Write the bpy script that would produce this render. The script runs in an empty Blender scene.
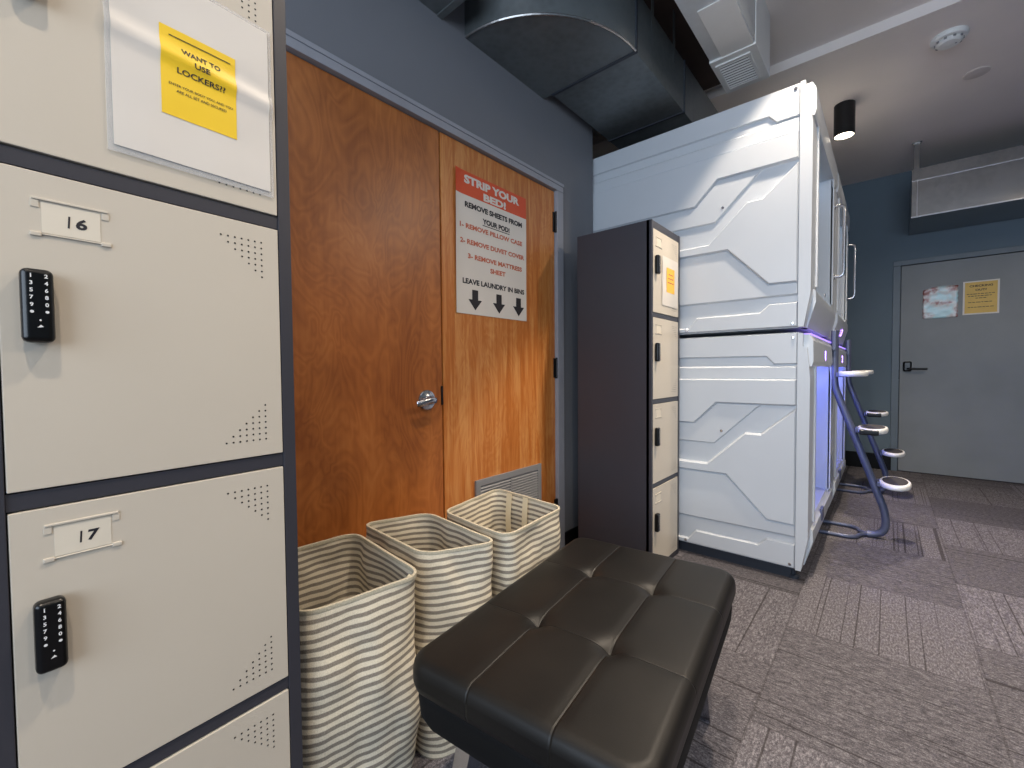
import bpy, bmesh, math, random
from mathutils import Vector, Matrix, noise
random.seed(7)
PI = math.pi
SC = bpy.context.scene
COL = SC.collection
FZ = -0.045            # floor level (camera sits at z = 1.05)
CZ = 3.08              # ceiling, far part
CZN = 3.145            # ceiling, near part

# ------------------------------------------------------------------ materials
def lin(c):
    c = c / 255.0
    return c / 12.92 if c <= 0.04045 else ((c + 0.055) / 1.055) ** 2.4
def rgb(r, g, b): return (lin(r), lin(g), lin(b), 1.0)

class NT:
    def __init__(s, name):
        s.m = bpy.data.materials.new(name); s.m.use_nodes = True
        s.t = s.m.node_tree; s.n = s.t.nodes; s.l = s.t.links
        s.b = s.n['Principled BSDF']
    def node(s, typ, **kw):
        n = s.n.new(typ)
        for k, v in kw.items(): setattr(n, k, v)
        return n
    def setin(s, sock, v):
        if hasattr(v, 'is_linked') or hasattr(v, 'links'): s.l.new(v, sock)
        else: sock.default_value = v
    def math(s, op, a, b=0.0, c=0.0, clamp=False):
        n = s.node('ShaderNodeMath', operation=op); n.use_clamp = clamp
        for i, v in enumerate((a, b, c)):
            if i < len(n.inputs): s.setin(n.inputs[i], v)
        return n.outputs[0]
    def coords(s, scale=(1, 1, 1), rot=(0, 0, 0), loc=(0, 0, 0)):
        tc = s.node('ShaderNodeTexCoord'); mp = s.node('ShaderNodeMapping')
        mp.inputs['Scale'].default_value = scale; mp.inputs['Rotation'].default_value = rot
        mp.inputs['Location'].default_value = loc
        s.l.new(tc.outputs['Object'], mp.inputs['Vector']); return mp.outputs[0]
    def noise(s, vec, scale, detail=3, rough=.5, dist=0.0):
        n = s.node('ShaderNodeTexNoise'); n.inputs['Scale'].default_value = scale
        n.inputs['Detail'].default_value = detail; n.inputs['Roughness'].default_value = rough
        n.inputs['Distortion'].default_value = dist
        if vec is not None: s.l.new(vec, n.inputs['Vector'])
        return n.outputs[0]
    def ramp(s, fac, stops):
        r = s.node('ShaderNodeValToRGB'); e = r.color_ramp.elements
        while len(e) < len(stops): e.new(0.5)
        for i, (p, c) in enumerate(stops): e[i].position = p; e[i].color = c
        s.l.new(fac, r.inputs[0]); return r.outputs[0]
    def mix(s, fac, a, b, mode='MIX'):
        n = s.node('ShaderNodeMix', data_type='RGBA', blend_type=mode)
        s.setin(n.inputs[0], fac); s.setin(n.inputs[6], a); s.setin(n.inputs[7], b)
        return n.outputs[2]
    def bump(s, h, strength=.2, dist=.01):
        b = s.node('ShaderNodeBump'); b.inputs['Strength'].default_value = strength
        b.inputs['Distance'].default_value = dist; s.l.new(h, b.inputs['Height'])
        s.l.new(b.outputs[0], s.b.inputs['Normal'])
    def base(s, v): s.setin(s.b.inputs['Base Color'], v)

def plain(name, c, rough=.5, metal=0.0, var=.06, nscale=6, bump=0.0, bscale=200, coat=0.0, spec=.5):
    t = NT(name); v = t.coords()
    f = t.noise(v, nscale, 4)
    lo = tuple(x * (1 - var) for x in c[:3]) + (1,); hi = tuple(min(1, x * (1 + var)) for x in c[:3]) + (1,)
    t.base(t.ramp(f, [(.3, lo), (.7, hi)]))
    t.b.inputs['Roughness'].default_value = rough; t.b.inputs['Metallic'].default_value = metal
    t.b.inputs['Specular IOR Level'].default_value = spec
    if coat: t.b.inputs['Coat Weight'].default_value = coat
    if bump: t.bump(t.noise(v, bscale, 2), bump, .004)
    return t.m

def emit(name, c, strength, base=(0.02, 0.02, 0.02, 1)):
    t = NT(name); t.base(base)
    t.b.inputs['Emission Color'].default_value = c; t.b.inputs['Emission Strength'].default_value = strength
    return t.m

def wood(name, dark, mid, light, sy, off, contrast=1.0, strip=False):
    t = NT(name)
    v = t.coords((1, sy, .55), loc=(0, off, off))
    big = t.noise(v, 2.6, 3, .55, 1.6)
    v2 = t.coords((1, 38 if not strip else 26, 1.1), loc=(0, off, 0))
    grain = t.noise(v2, 2.2, 5, .6, .4)
    v3 = t.coords((1, 3.2 if strip else 2.2, .9 if strip else 1.0), loc=(0, off * 2, 0))
    fig = t.noise(v3, 2.0, 2, .5, 2.2)
    rings = t.math('FRACT', t.math('MULTIPLY', fig, 9.0))
    rings = t.math('ABSOLUTE', t.math('SUBTRACT', rings, .5))
    a = t.math('MULTIPLY_ADD', big, .62, t.math('MULTIPLY', grain, .18 if not strip else .45))
    a = t.math('ADD', a, t.math('MULTIPLY', rings, .16 if strip else .24))
    t.base(t.ramp(a, [(.30, dark), (.52, mid), (.74, light)]))
    t.b.inputs['Roughness'].default_value = .38
    t.bump(grain, .05, .002)
    return t.m

M = {}
M['wall_left'] = plain('grey_wall_paint', rgb(117, 119, 125), .75, var=.03, nscale=2, bump=.05)
M['wall_far'] = plain('slate_wall_paint', rgb(98, 114, 126), .7, var=.05, nscale=2, bump=.05)
M['ceiling'] = plain('ceiling_paint', rgb(236, 227, 222), .85, var=.03, nscale=2, bump=.05)
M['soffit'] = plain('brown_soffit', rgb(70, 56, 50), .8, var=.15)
M['trim'] = plain('grey_door_frame_paint', rgb(150, 152, 160), .45, var=.05, nscale=9)
M['trim_far'] = plain('far_frame_paint', rgb(98, 110, 120), .45, var=.05, nscale=9)
M['door_far'] = plain('far_door_paint', rgb(126, 130, 133), .5, var=.07, nscale=3)
M['wood_a'] = wood('veneer_red_brown', rgb(140, 78, 34), rgb(172, 102, 48), rgb(192, 124, 66), 1.6, .7)
M['wood_b'] = wood('veneer_orange', rgb(158, 86, 32), rgb(182, 107, 46), rgb(206, 144, 82), 5.0, 2.9, strip=True)
M['cream'] = plain('cream_locker_enamel', rgb(200, 191, 176), .42, var=.02, nscale=3, bump=.02, bscale=500)
M['carcass'] = plain('graphite_locker_enamel', rgb(56, 56, 63), .42, var=.04, nscale=4, bump=.03, bscale=500)
M['hole'] = plain('hole_black', rgb(28, 26, 25), .9)
M['black'] = plain('black_plastic', rgb(9, 9, 10), .28, var=.1, spec=.4)
M['blackm'] = plain('black_powder_metal', rgb(24, 24, 26), .4, .3)
M['white_ink'] = plain('white_key_ink', rgb(225, 225, 225), .5)
M['card'] = plain('card_white', rgb(216, 207, 190), .6)
M['ink'] = plain('marker_ink', rgb(30, 28, 36), .6)
M['paper'] = plain('paper_white', rgb(216, 210, 202), .5, var=.02)
M['yellow'] = plain('paper_yellow', rgb(243, 202, 40), .45, var=.03)
M['mustard'] = plain('paper_mustard', rgb(214, 176, 84), .5, var=.06, nscale=12)
M['orange'] = plain('paper_orange_yellow', rgb(246, 190, 70), .5)
M['red'] = plain('poster_red_orange', rgb(210, 76, 34), .5, var=.03)
M['redtext'] = plain('poster_red_text', rgb(190, 96, 66), .5)
M['white'] = plain('pod_white_plastic', rgb(200, 205, 211), .32, var=.015, nscale=3)
M['white2'] = plain('white_plastic', rgb(232, 232, 230), .35, var=.02)
M['vent'] = plain('grey_vent_enamel', rgb(140, 140, 142), .45, .2)
M['chrome'] = plain('satin_chrome', rgb(200, 200, 205), .2, 1.0, var=.03)
M['steel'] = plain('slate_steel_paint', rgb(88, 94, 116), .38, .25)
M['plinth'] = plain('plinth_dark', rgb(46, 52, 62), .5)
M['tread'] = plain('rubber_tread', rgb(48, 46, 46), .8, var=.2, nscale=60)
M['strap'] = plain('cream_webbing', rgb(218, 204, 172), .8, bump=.3, bscale=300)
M['blueled'] = emit('blue_led', (.16, .2, 1, 1), 16)
M['purpleled'] = emit('purple_led', (.32, .2, 1, 1), 1.6)
M['paleled'] = emit('pale_led', (.5, .7, 1, 1), 3)
M['digit'] = emit('digit_glow', (.42, .22, 1, 1), 5)
M['lamp'] = emit('lamp_diffuser', (1, .86, .68, 1), 14, (1, 1, 1, 1))
M['frosted'] = plain('frosted_disc', rgb(215, 205, 200), .5)

def mk_galv(name, c, rough, var, metal=.85):
    t = NT(name); v = t.coords()
    vo = t.node('ShaderNodeTexVoronoi'); vo.inputs['Scale'].default_value = 30
    t.l.new(v, vo.inputs['Vector'])
    n = t.noise(v, 3, 4)
    f = t.math('MULTIPLY_ADD', vo.outputs['Distance'], .25, n)
    lo = tuple(x * (1 - var) for x in c[:3]) + (1,); hi = tuple(min(1, x * (1 + var)) for x in c[:3]) + (1,)
    t.base(t.ramp(f, [(.35, lo), (.75, hi)]))
    t.b.inputs['Metallic'].default_value = metal
    t.b.inputs['Roughness'].default_value = rough
    t.bump(n, .12, .02)
    return t.m
M['galv'] = mk_galv('galvanised_steel', rgb(150, 148, 146), .24, .14)
M['galv_dark'] = mk_galv('dull_galvanised_steel', rgb(112, 118, 120), .42, .2, .6)
M['galv_white'] = mk_galv('pale_sheet_metal', rgb(205, 208, 210), .4, .06, .25)

# leather
t = NT('black_leatherette'); v = t.coords()
vo = t.node('ShaderNodeTexVoronoi'); vo.inputs['Scale'].default_value = 420
t.l.new(v, vo.inputs['Vector'])
n = t.noise(v, 9, 4)
t.base(t.ramp(n, [(.3, rgb(15, 14, 13)), (.7, rgb(23, 21, 19))]))
t.b.inputs['Roughness'].default_value = .45; t.b.inputs['Specular IOR Level'].default_value = .3
tc = t.node('ShaderNodeTexCoord'); sp = t.node('ShaderNodeSeparateXYZ'); t.l.new(tc.outputs['Object'], sp.inputs[0])
def groove(c, at, w):
    d = t.math('ABSOLUTE', t.math('SUBTRACT', t.math('ABSOLUTE', c), at))
    return t.math('SMOOTH_MIN', t.math('DIVIDE', d, w), 1.0, .3)
gv = t.math('MINIMUM', groove(sp.outputs[0], .094, .0035), groove(sp.outputs[1], .155, .003))
t.bump(t.math('ADD', t.math('MULTIPLY', vo.outputs['Distance'], .05), gv), .55, .0025); M['leather'] = t.m
M['leather_under'] = plain('black_base_fabric', rgb(7, 7, 8), .8, var=.1, spec=.25)

# striped cotton (stripes run round the hamper)
t = NT('striped_canvas'); tc = t.node('ShaderNodeTexCoord'); sp = t.node('ShaderNodeSeparateXYZ')
t.l.new(tc.outputs['Object'], sp.inputs[0])
v = t.coords()
wob = t.math('MULTIPLY', t.math('SUBTRACT', t.noise(v, 6, 3), .5), .018)
z = t.math('ADD', sp.outputs[2], wob)
fr = t.math('FRACT', t.math('MULTIPLY', z, 1 / .0205))
tri = t.math('ABSOLUTE', t.math('SUBTRACT', fr, .5))
st = t.math('MULTIPLY', t.math('SUBTRACT', tri, .27), 12, clamp=False)
st = t.math('ADD', st, .5, clamp=True)
weave = t.noise(t.coords((1, 1, 1)), 420, 2)
ca = t.ramp(weave, [(.3, rgb(208, 198, 176)), (.7, rgb(230, 220, 198))])
cb = t.ramp(weave, [(.3, rgb(118, 110, 98)), (.7, rgb(148, 139, 126))])
t.base(t.mix(st, ca, cb)); t.b.inputs['Roughness'].default_value = .9
t.bump(weave, .15, .003); M['stripe'] = t.m
t = NT('rim_canvas'); v = t.coords(); w = t.noise(v, 300, 2)
t.base(t.ramp(w, [(.3, rgb(176, 166, 144)), (.7, rgb(204, 195, 172))])); t.b.inputs['Roughness'].default_value = .9
M['rim'] = t.m

# carpet tiles: quarter-turned ribs, each column stepped half a tile
t = NT('carpet_tiles'); tc = t.node('ShaderNodeTexCoord'); sp = t.node('ShaderNodeSeparateXYZ')
t.l.new(tc.outputs['Object'], sp.inputs[0]); X, Y = sp.outputs[0], sp.outputs[1]
TX, TY = .585, .65
ux = t.math('DIVIDE', t.math('ADD', X, .312), TX); cx = t.math('FLOOR', ux); fx = t.math('FRACT', ux)
uy = t.math('SUBTRACT', t.math('DIVIDE', t.math('ADD', Y, -2.135), TY), t.math('MULTIPLY', cx, .5))
cy = t.math('FLOOR', uy); fy = t.math('FRACT', uy)
par = t.math('FLOORED_MODULO', cy, 2.0)
across = t.mix(par, X, Y)             # ribs along Y where par = 0
along = t.mix(par, Y, X)
def comb(a, b, c):
    n = t.node('ShaderNodeCombineXYZ')
    for i, q in enumerate((a, b, c)): t.setin(n.inputs[i], q)
    return n.outputs[0]
seed = t.math('MULTIPLY_ADD', cx, 3.71, t.math('MULTIPLY', cy, 7.13))
v1 = comb(across, t.math('MULTIPLY', along, .003), seed)
lines = t.noise(v1, 70, 1, .5)
lmask = t.math('MULTIPLY', t.math('SUBTRACT', lines, .615), 16, clamp=True)
v2 = comb(across, t.math('MULTIPLY', along, .35), seed)
fine = t.noise(v2, 150, 3, .65)
sp2 = t.noise(comb(X, Y, seed), 260, 2, .7)
tone = t.noise(comb(cx, cy, 3.3), 5.7, 0)
f = t.math('ADD', t.math('MULTIPLY', fine, .55), t.math('MULTIPLY', sp2, .45))
cc = t.ramp(f, [(.32, rgb(52, 50, 55)), (.5, rgb(97, 94, 99)), (.68, rgb(148, 145, 150))])
dk = t.mix(t.math('MULTIPLY', lmask, .72), cc, rgb(48, 44, 45))
tn = t.math('ADD', t.math('MULTIPLY', tone, .5), .78)
tnp = t.math('SUBTRACT', tn, t.math('MULTIPLY', par, .26))
g = comb(tnp, tnp, tnp)
dk = t.mix(1.0, dk, g, 'MULTIPLY')
seam = t.math('MINIMUM', t.math('MINIMUM', fx, t.math('SUBTRACT', 1.0, fx)), t.math('MINIMUM', fy, t.math('SUBTRACT', 1.0, fy)))
sm = t.math('MULTIPLY', t.math('LESS_THAN', seam, .006), .35)
t.base(t.mix(sm, dk, rgb(50, 46, 47)))
t.b.inputs['Roughness'].default_value = .95; t.b.inputs['Specular IOR Level'].default_value = .15
t.bump(f, .5, .006); M['carpet'] = t.m

# clear plastic sleeve
t = NT('clear_sleeve'); t.base(rgb(225, 225, 225)); t.b.inputs['Alpha'].default_value = .3
t.b.inputs['Roughness'].default_value = .15; M['sleeve'] = t.m
t = NT('faded_print'); v = t.coords((1, 1, 1))
f = t.noise(v, 9, 3); sp_ = t.node('ShaderNodeTexCoord')
t.base(t.ramp(f, [(.38, rgb(150, 96, 92)), (.46, rgb(206, 204, 204)), (.6, rgb(186, 222, 230))]))
t.b.inputs['Roughness'].default_value = .25; M['print'] = t.m

# ------------------------------------------------------------------ mesh builder
class MB:
    def __init__(s): s.v = []; s.f = []; s.mi = []
    def raw(s, verts, faces, mi=0, T=None):
        o = len(s.v)
        for p in verts:
            p = Vector(p); s.v.append(T @ p if T else p)
        for f in faces: s.f.append([i + o for i in f]); s.mi.append(mi)
        return s
    def bm(s, b, mi=0, T=None):
        b.verts.index_update()
        s.raw([v.co.copy() for v in b.verts], [[v.index for v in f.verts] for f in b.faces], mi, T); b.free(); return s
    def box(s, x0, x1, y0, y1, z0, z1, bev=0.0, seg=2, mi=0, T=None):
        b = bmesh.new(); bmesh.ops.create_cube(b, size=1)
        for v in b.verts:
            v.co = Vector(((x0 + x1) / 2 + v.co.x * (x1 - x0), (y0 + y1) / 2 + v.co.y * (y1 - y0), (z0 + z1) / 2 + v.co.z * (z1 - z0)))
        if bev: bmesh.ops.bevel(b, geom=list(b.edges), offset=bev, segments=seg, affect='EDGES', profile=.5)
        return s.bm(b, mi, T)
    def prism(s, poly, mapf, d0, d1, inset=0.0, mi=0, T=None, caps=(True, True)):
        """polygon (a,b) swept from depth d0 to d1; mapf(a,b,d)->xyz; the d1 end drawn inwards by inset"""
        n = len(poly); q = offset_poly(poly, inset) if inset else poly
        vs = [mapf(a, b, d0) for a, b in poly] + [mapf(a, b, d1) for a, b in q]
        fs = [[i, (i + 1) % n, n + (i + 1) % n, n + i] for i in range(n)]
        if caps[1]: fs.append([n + i for i in range(n)])
        if caps[0]: fs.append([i for i in reversed(range(n))])
        return s.raw(vs, fs, mi, T)
    def tube(s, pts, r, seg=12, mi=0, T=None, closed=False, flat=None):
        pts = [Vector(p) for p in pts]; n = len(pts); rings = []
        up = None
        for i, p in enumerate(pts):
            a = pts[(i - 1) % n] if closed or i > 0 else p
            b = pts[(i + 1) % n] if closed or i < n - 1 else p
            tg = (b - a).normalized()
            if up is None:
                up = Vector((0, 1, 0)) if abs(tg.y) < .9 else Vector((0, 0, 1))
            up = (up - tg * up.dot(tg)).normalized(); sd = tg.cross(up)
            ru, rs = (r, r) if not flat else flat
            rings.append([p + up * (math.cos(2 * PI * k / seg) * ru) + sd * (math.sin(2 * PI * k / seg) * rs) for k in range(seg)])
        vs = [v for rg in rings for v in rg]; fs = []
        m = n if closed else n - 1
        for i in range(m):
            j = (i + 1) % n
            for k in range(seg):
                k2 = (k + 1) % seg
                fs.append([i * seg + k, i * seg + k2, j * seg + k2, j * seg + k])
        if not closed:
            fs.append([k for k in reversed(range(seg))]); fs.append([(n - 1) * seg + k for k in range(seg)])
        return s.raw(vs, fs, mi, T)
    def lathe(s, prof, seg=32, mi=0, T=None):
        """profile (r,z) turned about z"""
        vs = []; fs = []; n = len(prof)
        for r, z in prof:
            for k in range(seg): vs.append((r * math.cos(2 * PI * k / seg), r * math.sin(2 * PI * k / seg), z))
        for i in range(n - 1):
            for k in range(seg):
                k2 = (k + 1) % seg
                fs.append([i * seg + k, i * seg + k2, (i + 1) * seg + k2, (i + 1) * seg + k])
        fs.append([k for k in reversed(range(seg))]); fs.append([(n - 1) * seg + k for k in range(seg)])
        return s.raw(vs, fs, mi, T)
    def disc(s, c, ax, ay, r, seg=8, mi=0):
        c = Vector(c); ax = Vector(ax); ay = Vector(ay)
        return s.raw([c + ax * (r * math.cos(2 * PI * k / seg)) + ay * (r * math.sin(2 * PI * k / seg)) for k in range(seg)], [list(range(seg))], mi)
    def text(s, body, c, right, up, w=None, h=None, mi=0, bold=0.0, slant=0.0, depth=0.0):
        vs, fs = text_geo(body, bold)
        if not vs: return s
        x0 = min(p[0] for p in vs); x1 = max(p[0] for p in vs); y0 = min(p[1] for p in vs); y1 = max(p[1] for p in vs)
        sx = (w / (x1 - x0)) if w else None; sy = (h / (y1 - y0)) if h else None
        if sx is None: sx = sy
        if sy is None: sy = sx
        c = Vector(c); R = Vector(right); U = Vector(up)
        return s.raw([c + R * ((p[0] - (x0 + x1) / 2) * sx + slant * (p[1] - (y0 + y1) / 2) * sy) + U * ((p[1] - (y0 + y1) / 2) * sy) for p in vs], fs, mi)
    def build(s, name, mats, parent=None, loc=None, smooth=True, ang=35):
        me = bpy.data.meshes.new(name)
        me.from_pydata([tuple(v) for v in s.v], [], s.f)
        mats = mats if isinstance(mats, (list, tuple)) else [mats]
        for m in mats: me.materials.append(M[m])
        me.polygons.foreach_set('material_index', s.mi)
        me.validate(); me.update()
        b = bmesh.new(); b.from_mesh(me)
        if name not in ('x',): bmesh.ops.recalc_face_normals(b, faces=[f for f in b.faces])
        b.to_mesh(me); b.free()
        if smooth:
            me.polygons.foreach_set('use_smooth', [True] * len(me.polygons))
            me.set_sharp_from_angle(angle=math.radians(ang))
        o = bpy.data.objects.new(name, me); COL.objects.link(o)
        if smooth and ang < 60:
            wn_ = o.modifiers.new('face_weighted_normals', 'WEIGHTED_NORMAL'); wn_.keep_sharp = True; wn_.weight = 100
        if parent: o.parent = parent
        if loc: o.location = loc
        return o

def offset_poly(poly, d):
    n = len(poly); A = sum(poly[i][0] * poly[(i + 1) % n][1] - poly[(i + 1) % n][0] * poly[i][1] for i in range(n))
    sg = 1 if A > 0 else -1; out = []
    for i in range(n):
        p0, p1, p2 = Vector(poly[i - 1]), Vector(poly[i]), Vector(poly[(i + 1) % n])
        e1 = (p1 - p0).normalized(); e2 = (p2 - p1).normalized()
        n1 = Vector((-e1.y, e1.x)) * sg; n2 = Vector((-e2.y, e2.x)) * sg
        m = (n1 + n2); k = m.length
        if k < 1e-6: m = n1; c = 1
        else: m = m / k; c = max(.35, m.dot(n1))
        q = p1 + m * (d / c); out.append((q.x, q.y))
    return out

_tc = {}
def text_geo(body, bold):
    key = (body, bold)
    if key in _tc: return _tc[key]
    cu = bpy.data.curves.new('lettering', 'FONT'); cu.body = body; cu.offset = bold; cu.resolution_u = 3
    ob = bpy.data.objects.new('lettering', cu); COL.objects.link(ob)
    dg = bpy.context.evaluated_depsgraph_get(); dg.update()
    me = bpy.data.meshes.new_from_object(ob.evaluated_get(dg))
    vs = [tuple(v.co) for v in me.vertices]; fs = [list(p.vertices) for p in me.polygons]
    bpy.data.objects.remove(ob); bpy.data.curves.remove(cu); bpy.data.meshes.remove(me)
    _tc[key] = (vs, fs); return vs, fs

def tag(o, label, cat, group=None, kind=None):
    o['label'] = label; o['category'] = cat
    if group: o['group'] = group
    if kind: o['kind'] = kind
    return o
def thing(name, label, cat, loc=(0, 0, 0), rz=0.0, group=None):
    o = bpy.data.objects.new(name, None); COL.objects.link(o); o.empty_display_size = .1
    o.location = loc; o.rotation_euler = (0, 0, rz)
    return tag(o, label, cat, group)
def struct(o, label, cat): return tag(o, label, cat, None, 'structure')
def dup(root, loc, rz, label):
    r = root.copy(); COL.objects.link(r); r.location = loc; r.rotation_euler = (0, 0, rz); r['label'] = label
    for ch in [o for o in bpy.data.objects if o.parent == root]:
        c = ch.copy(); COL.objects.link(c); c.parent = r
        for g in [o for o in bpy.data.objects if o.parent == ch]:
            d = g.copy(); COL.objects.link(d); d.parent = c
    return r
def sse(n, steps):  # smooth arc helper
    return [i / steps for i in range(steps + 1)]

# ------------------------------------------------------------------ the room
WX = -1.51; WE = 2.585; FY = 6.14
LX = -2.5; RX = 2.6; BY = -2.4
struct(MB().box(LX, RX, BY, FY + .1, FZ - .1, FZ).build('floor', 'carpet'), 'grey carpet tile floor with quarter-turned ribbed tiles', 'floor')
cb = MB()
cb.box(LX, RX, 3.51, FY + .1, CZ, CZ + .2)
cb.box(LX, RX, BY, 3.51, CZN, CZN + .15)
struct(cb.build('ceiling', 'ceiling'), 'pale grey painted ceiling with a shallow step across it', 'ceiling')
wl = MB(); DT = 2.165; D0 = .33; D1 = 2.212
wl.box(WX - .15, WX, BY, D0, FZ, CZN); wl.box(WX - .15, WX, D1, WE, FZ, CZN); wl.box(WX - .15, WX, D0, D1, DT, CZN)
struct(wl.build('wall_left', 'wall_left'), 'blue-grey painted wall around the wooden double doors', 'wall')
struct(MB().box(LX - .1, WX - .15, WE - .1, WE, FZ, CZN).build('wall_side', 'wall_left'), 'grey wall return beside the pods', 'wall')
struct(MB().box(LX - .1, LX, WE, FY, FZ, CZN).build('wall_behind', 'wall_left'), 'grey wall at the inner ends of the pods', 'wall')
wf = MB()
DX0, DX1 = .055, 1.035; DZ = 1.05 + (2.106 - 1.05) * 1.043
wf.box(LX, DX0, FY, FY + .12, FZ, CZ); wf.box(DX1, RX, FY, FY + .12, FZ, CZ); wf.box(DX0, DX1, FY, FY + .12, DZ, CZ)
struct(wf.build('wall_far', 'wall_far'), 'slate blue wall around the grey door at the end', 'wall')
struct(MB().box(RX, RX + .1, BY, FY, FZ, CZN).build('wall_right', 'wall_far'), 'slate wall on the opposite side of the room', 'wall')
wb = MB()  # back wall; its opening is added to let the cool fill in
wb.box(LX, -1.2, BY - .1, BY, FZ, CZN); wb.box(2.3, RX, BY - .1, BY, FZ, CZN); wb.box(-1.2, 2.3, BY - .1, BY, FZ, .7); wb.box(-1.2, 2.3, BY - .1, BY, 2.7, CZN)
struct(wb.build('wall_back', 'wall_left'), 'grey wall with an added window opening behind the viewer', 'wall')
wn = MB()  # unseen window frame, added to go with the cool fill light
for a, b in ((-1.2, -1.14), (.52, .58), (2.24, 2.3)): wn.box(a, b, BY - .08, BY - .02, .7, 2.7, .004)
wn.box(-1.2, 2.3, BY - .08, BY - .02, .7, .76); wn.box(-1.2, 2.3, BY - .08, BY - .02, 2.64, 2.7)
struct(wn.build('added_window_1', 'white2'), 'added white window frame around the fill light behind the viewer', 'window')
struct(MB().box(LX, DX0 - .02, FY - .018, FY, FZ, FZ + .17, .004).build('baseboard_far', 'black'), 'black baseboard along the far slate wall', 'baseboard')
struct(MB().box(WX - .012 + .012, WX + .012, D1 + .004, WE, FZ, FZ + .09, .003).build('baseboard_left', 'blackm'), 'dark baseboard on the grey wall beside the doors', 'baseboard')
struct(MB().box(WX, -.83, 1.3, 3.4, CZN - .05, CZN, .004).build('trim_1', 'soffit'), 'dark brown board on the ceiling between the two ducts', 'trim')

# wooden double doors
fr = MB()
fr.box(WX - .1, WX + .018, D0, D1, 2.115, DT, .004)
fr.box(WX - .1, WX + .018, 2.148, D1, FZ, 2.1149, .004)
fr.box(WX - .1, WX + .018, D0, .382, FZ, 2.1149, .004)
fr.box(WX + .0165, WX + .023, D0, D1, 2.147, DT, .002)
for y in (.6, .95, 1.5, 1.9): fr.disc((WX + .0185, y, 2.14), (0, 1, 0), (0, 0, 1), .004, 8)
fr.box(WX - .148, WX - .10, D0, D1, FZ, DT)  # added backing slab behind the leaves, shuts out light from outside
struct(fr.build('trim_2', 'trim'), 'grey metal frame around the wooden double doors', 'door frame')
lf = MB().box(WX - .045, WX - .004, .385, 1.2700, FZ + .008, 2.111, .003).build('door_1', 'wood_a')
struct(lf, 'reddish brown wooden door leaf with the chrome lever', 'door')
hd = MB()
Rx = Matrix.Translation((WX - .004, 1.181, .927)) @ Matrix.Rotation(PI / 2, 4, 'Y')
hd.lathe([(.044, 0), (.044, .006), (.041, .010), (.024, .013), (.016, .018), (.013, .05), (.0125, .058)], 28, T=Rx)
lev = [(WX + .048, 1.186, .928), (WX + .050, 1.172, .929), (WX + .052, 1.15, .927), (WX + .051, 1.125, .921), (WX + .048, 1.108, .917), (WX + .04, 1.100, .916)]
hd.tube(lev, .010, 14, flat=(.0135, .008))
hd.build('lever_handle', 'chrome', lf)['label'] = 'chrome lever handle on a round rose'
MB().box(WX - .006, WX + .002, 1.262, 1.272, .90, .985, .002).build('latch_plate', 'blackm', lf)
rf = MB().box(WX - .045, WX - .004, 1.2775, 2.146, FZ + .008, 2.111, .003).build('door_2', 'wood_b')
struct(rf, 'orange-brown wooden door leaf with poster and vent', 'door')
for i, zc in enumerate((1.93, 1.065, .215)):
    h = MB(); Tm = Matrix.Translation((WX + .006, 2.149, zc))
    h.lathe([(.007, -.062), (.008, -.06), (.008, .06), (.007, .062)], 12, T=Tm)
    h.box(WX - .006, WX + .001, 2.128, 2.149, zc - .058, zc + .058, .001); h.build('hinge', 'blackm', rf)
vg = MB(); vy0, vy1, vz0, vz1 = 1.465, 1.99, .2, .517; xf = WX - .004
for a in ((vy0, vy1, vz1 - .032, vz1), (vy0, vy1, vz0, vz0 + .032), (vy0, vy0 + .032, vz0 + .03, vz1 - .03), (vy1 - .032, vy1, vz0 + .03, vz1 - .03)):
    vg.box(xf, xf + .012, a[0], a[1], a[2], a[3], .002)
vg.box(xf, xf + .010, 1.722, 1.733, vz0 + .03, vz1 - .03)
z = vz0 + .04
while z < vz1 - .036:
    for a, b in ((vy0 + .03, 1.722), (1.733, vy1 - .03)):
        vg.raw([(xf + .001, a, z + .008), (xf + .001, b, z + .008), (xf + .011, b, z - .003), (xf + .011, a, z - .003),
                (xf + .001, a, z + .010), (xf + .001, b, z + .010), (xf + .011, b, z - .001), (xf + .011, a, z - .001)],
               [[0, 1, 2, 3], [7, 6, 5, 4], [3, 2, 6, 7], [0, 4, 5, 1]])
    z += .0145
vg.box(xf - .0005, xf + .0005, vy0 + .03, vy1 - .03, vz0 + .03, vz1 - .03, mi=1)
vg.build('vent_grille', ['vent', 'hole'], rf)['label'] = 'grey louvred vent grille'

# far grey door
tf = MB(); k = 1.043; fx0, fx1 = .025, 1.065
tf.box(fx0, .086, FY - .012, FY + .1, FZ, 1.05 + (2.071 - 1.05) * k, .004); tf.box(1.005, fx1, FY - .012, FY + .1, FZ, 1.05 + (2.071 - 1.05) * k, .004)
tf.box(fx0, fx1, FY - .012, FY + .1, 1.05 + (2.071 - 1.05) * k + .0005, 1.05 + (2.121 - 1.05) * k, .004)
tf.box(DX0, DX1, FY + .07, FY + .118, FZ, DZ)  # added slab behind the door, stops outside light leaking through the gap
struct(tf.build('trim_3', 'trim_far'), 'slate metal frame around the far grey door', 'door frame')
fd = MB().box(.0905, 1.0005, FY - .003, FY + .04, FZ + .008, 1.05 + (2.071 - 1.05) * k - .006, .003).build('door_3', 'door_far')
struct(fd, 'grey metal door at the far end with black lever', 'door')
h = MB(); hx, hz = .15, 1.04
h.box(hx - .034, hx + .034, FY - .03, FY - .003, hz - .03, hz + .075, .016, 4)
h.tube([(hx + .005, FY - .02, hz), (hx + .005, FY - .06, hz), (hx + .02, FY - .068, hz - .002), (hx + .15, FY - .066, hz - .004)], .011, 12)
h.build('lever_handle', 'black', fd)['label'] = 'black keypad lever handle'
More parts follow.
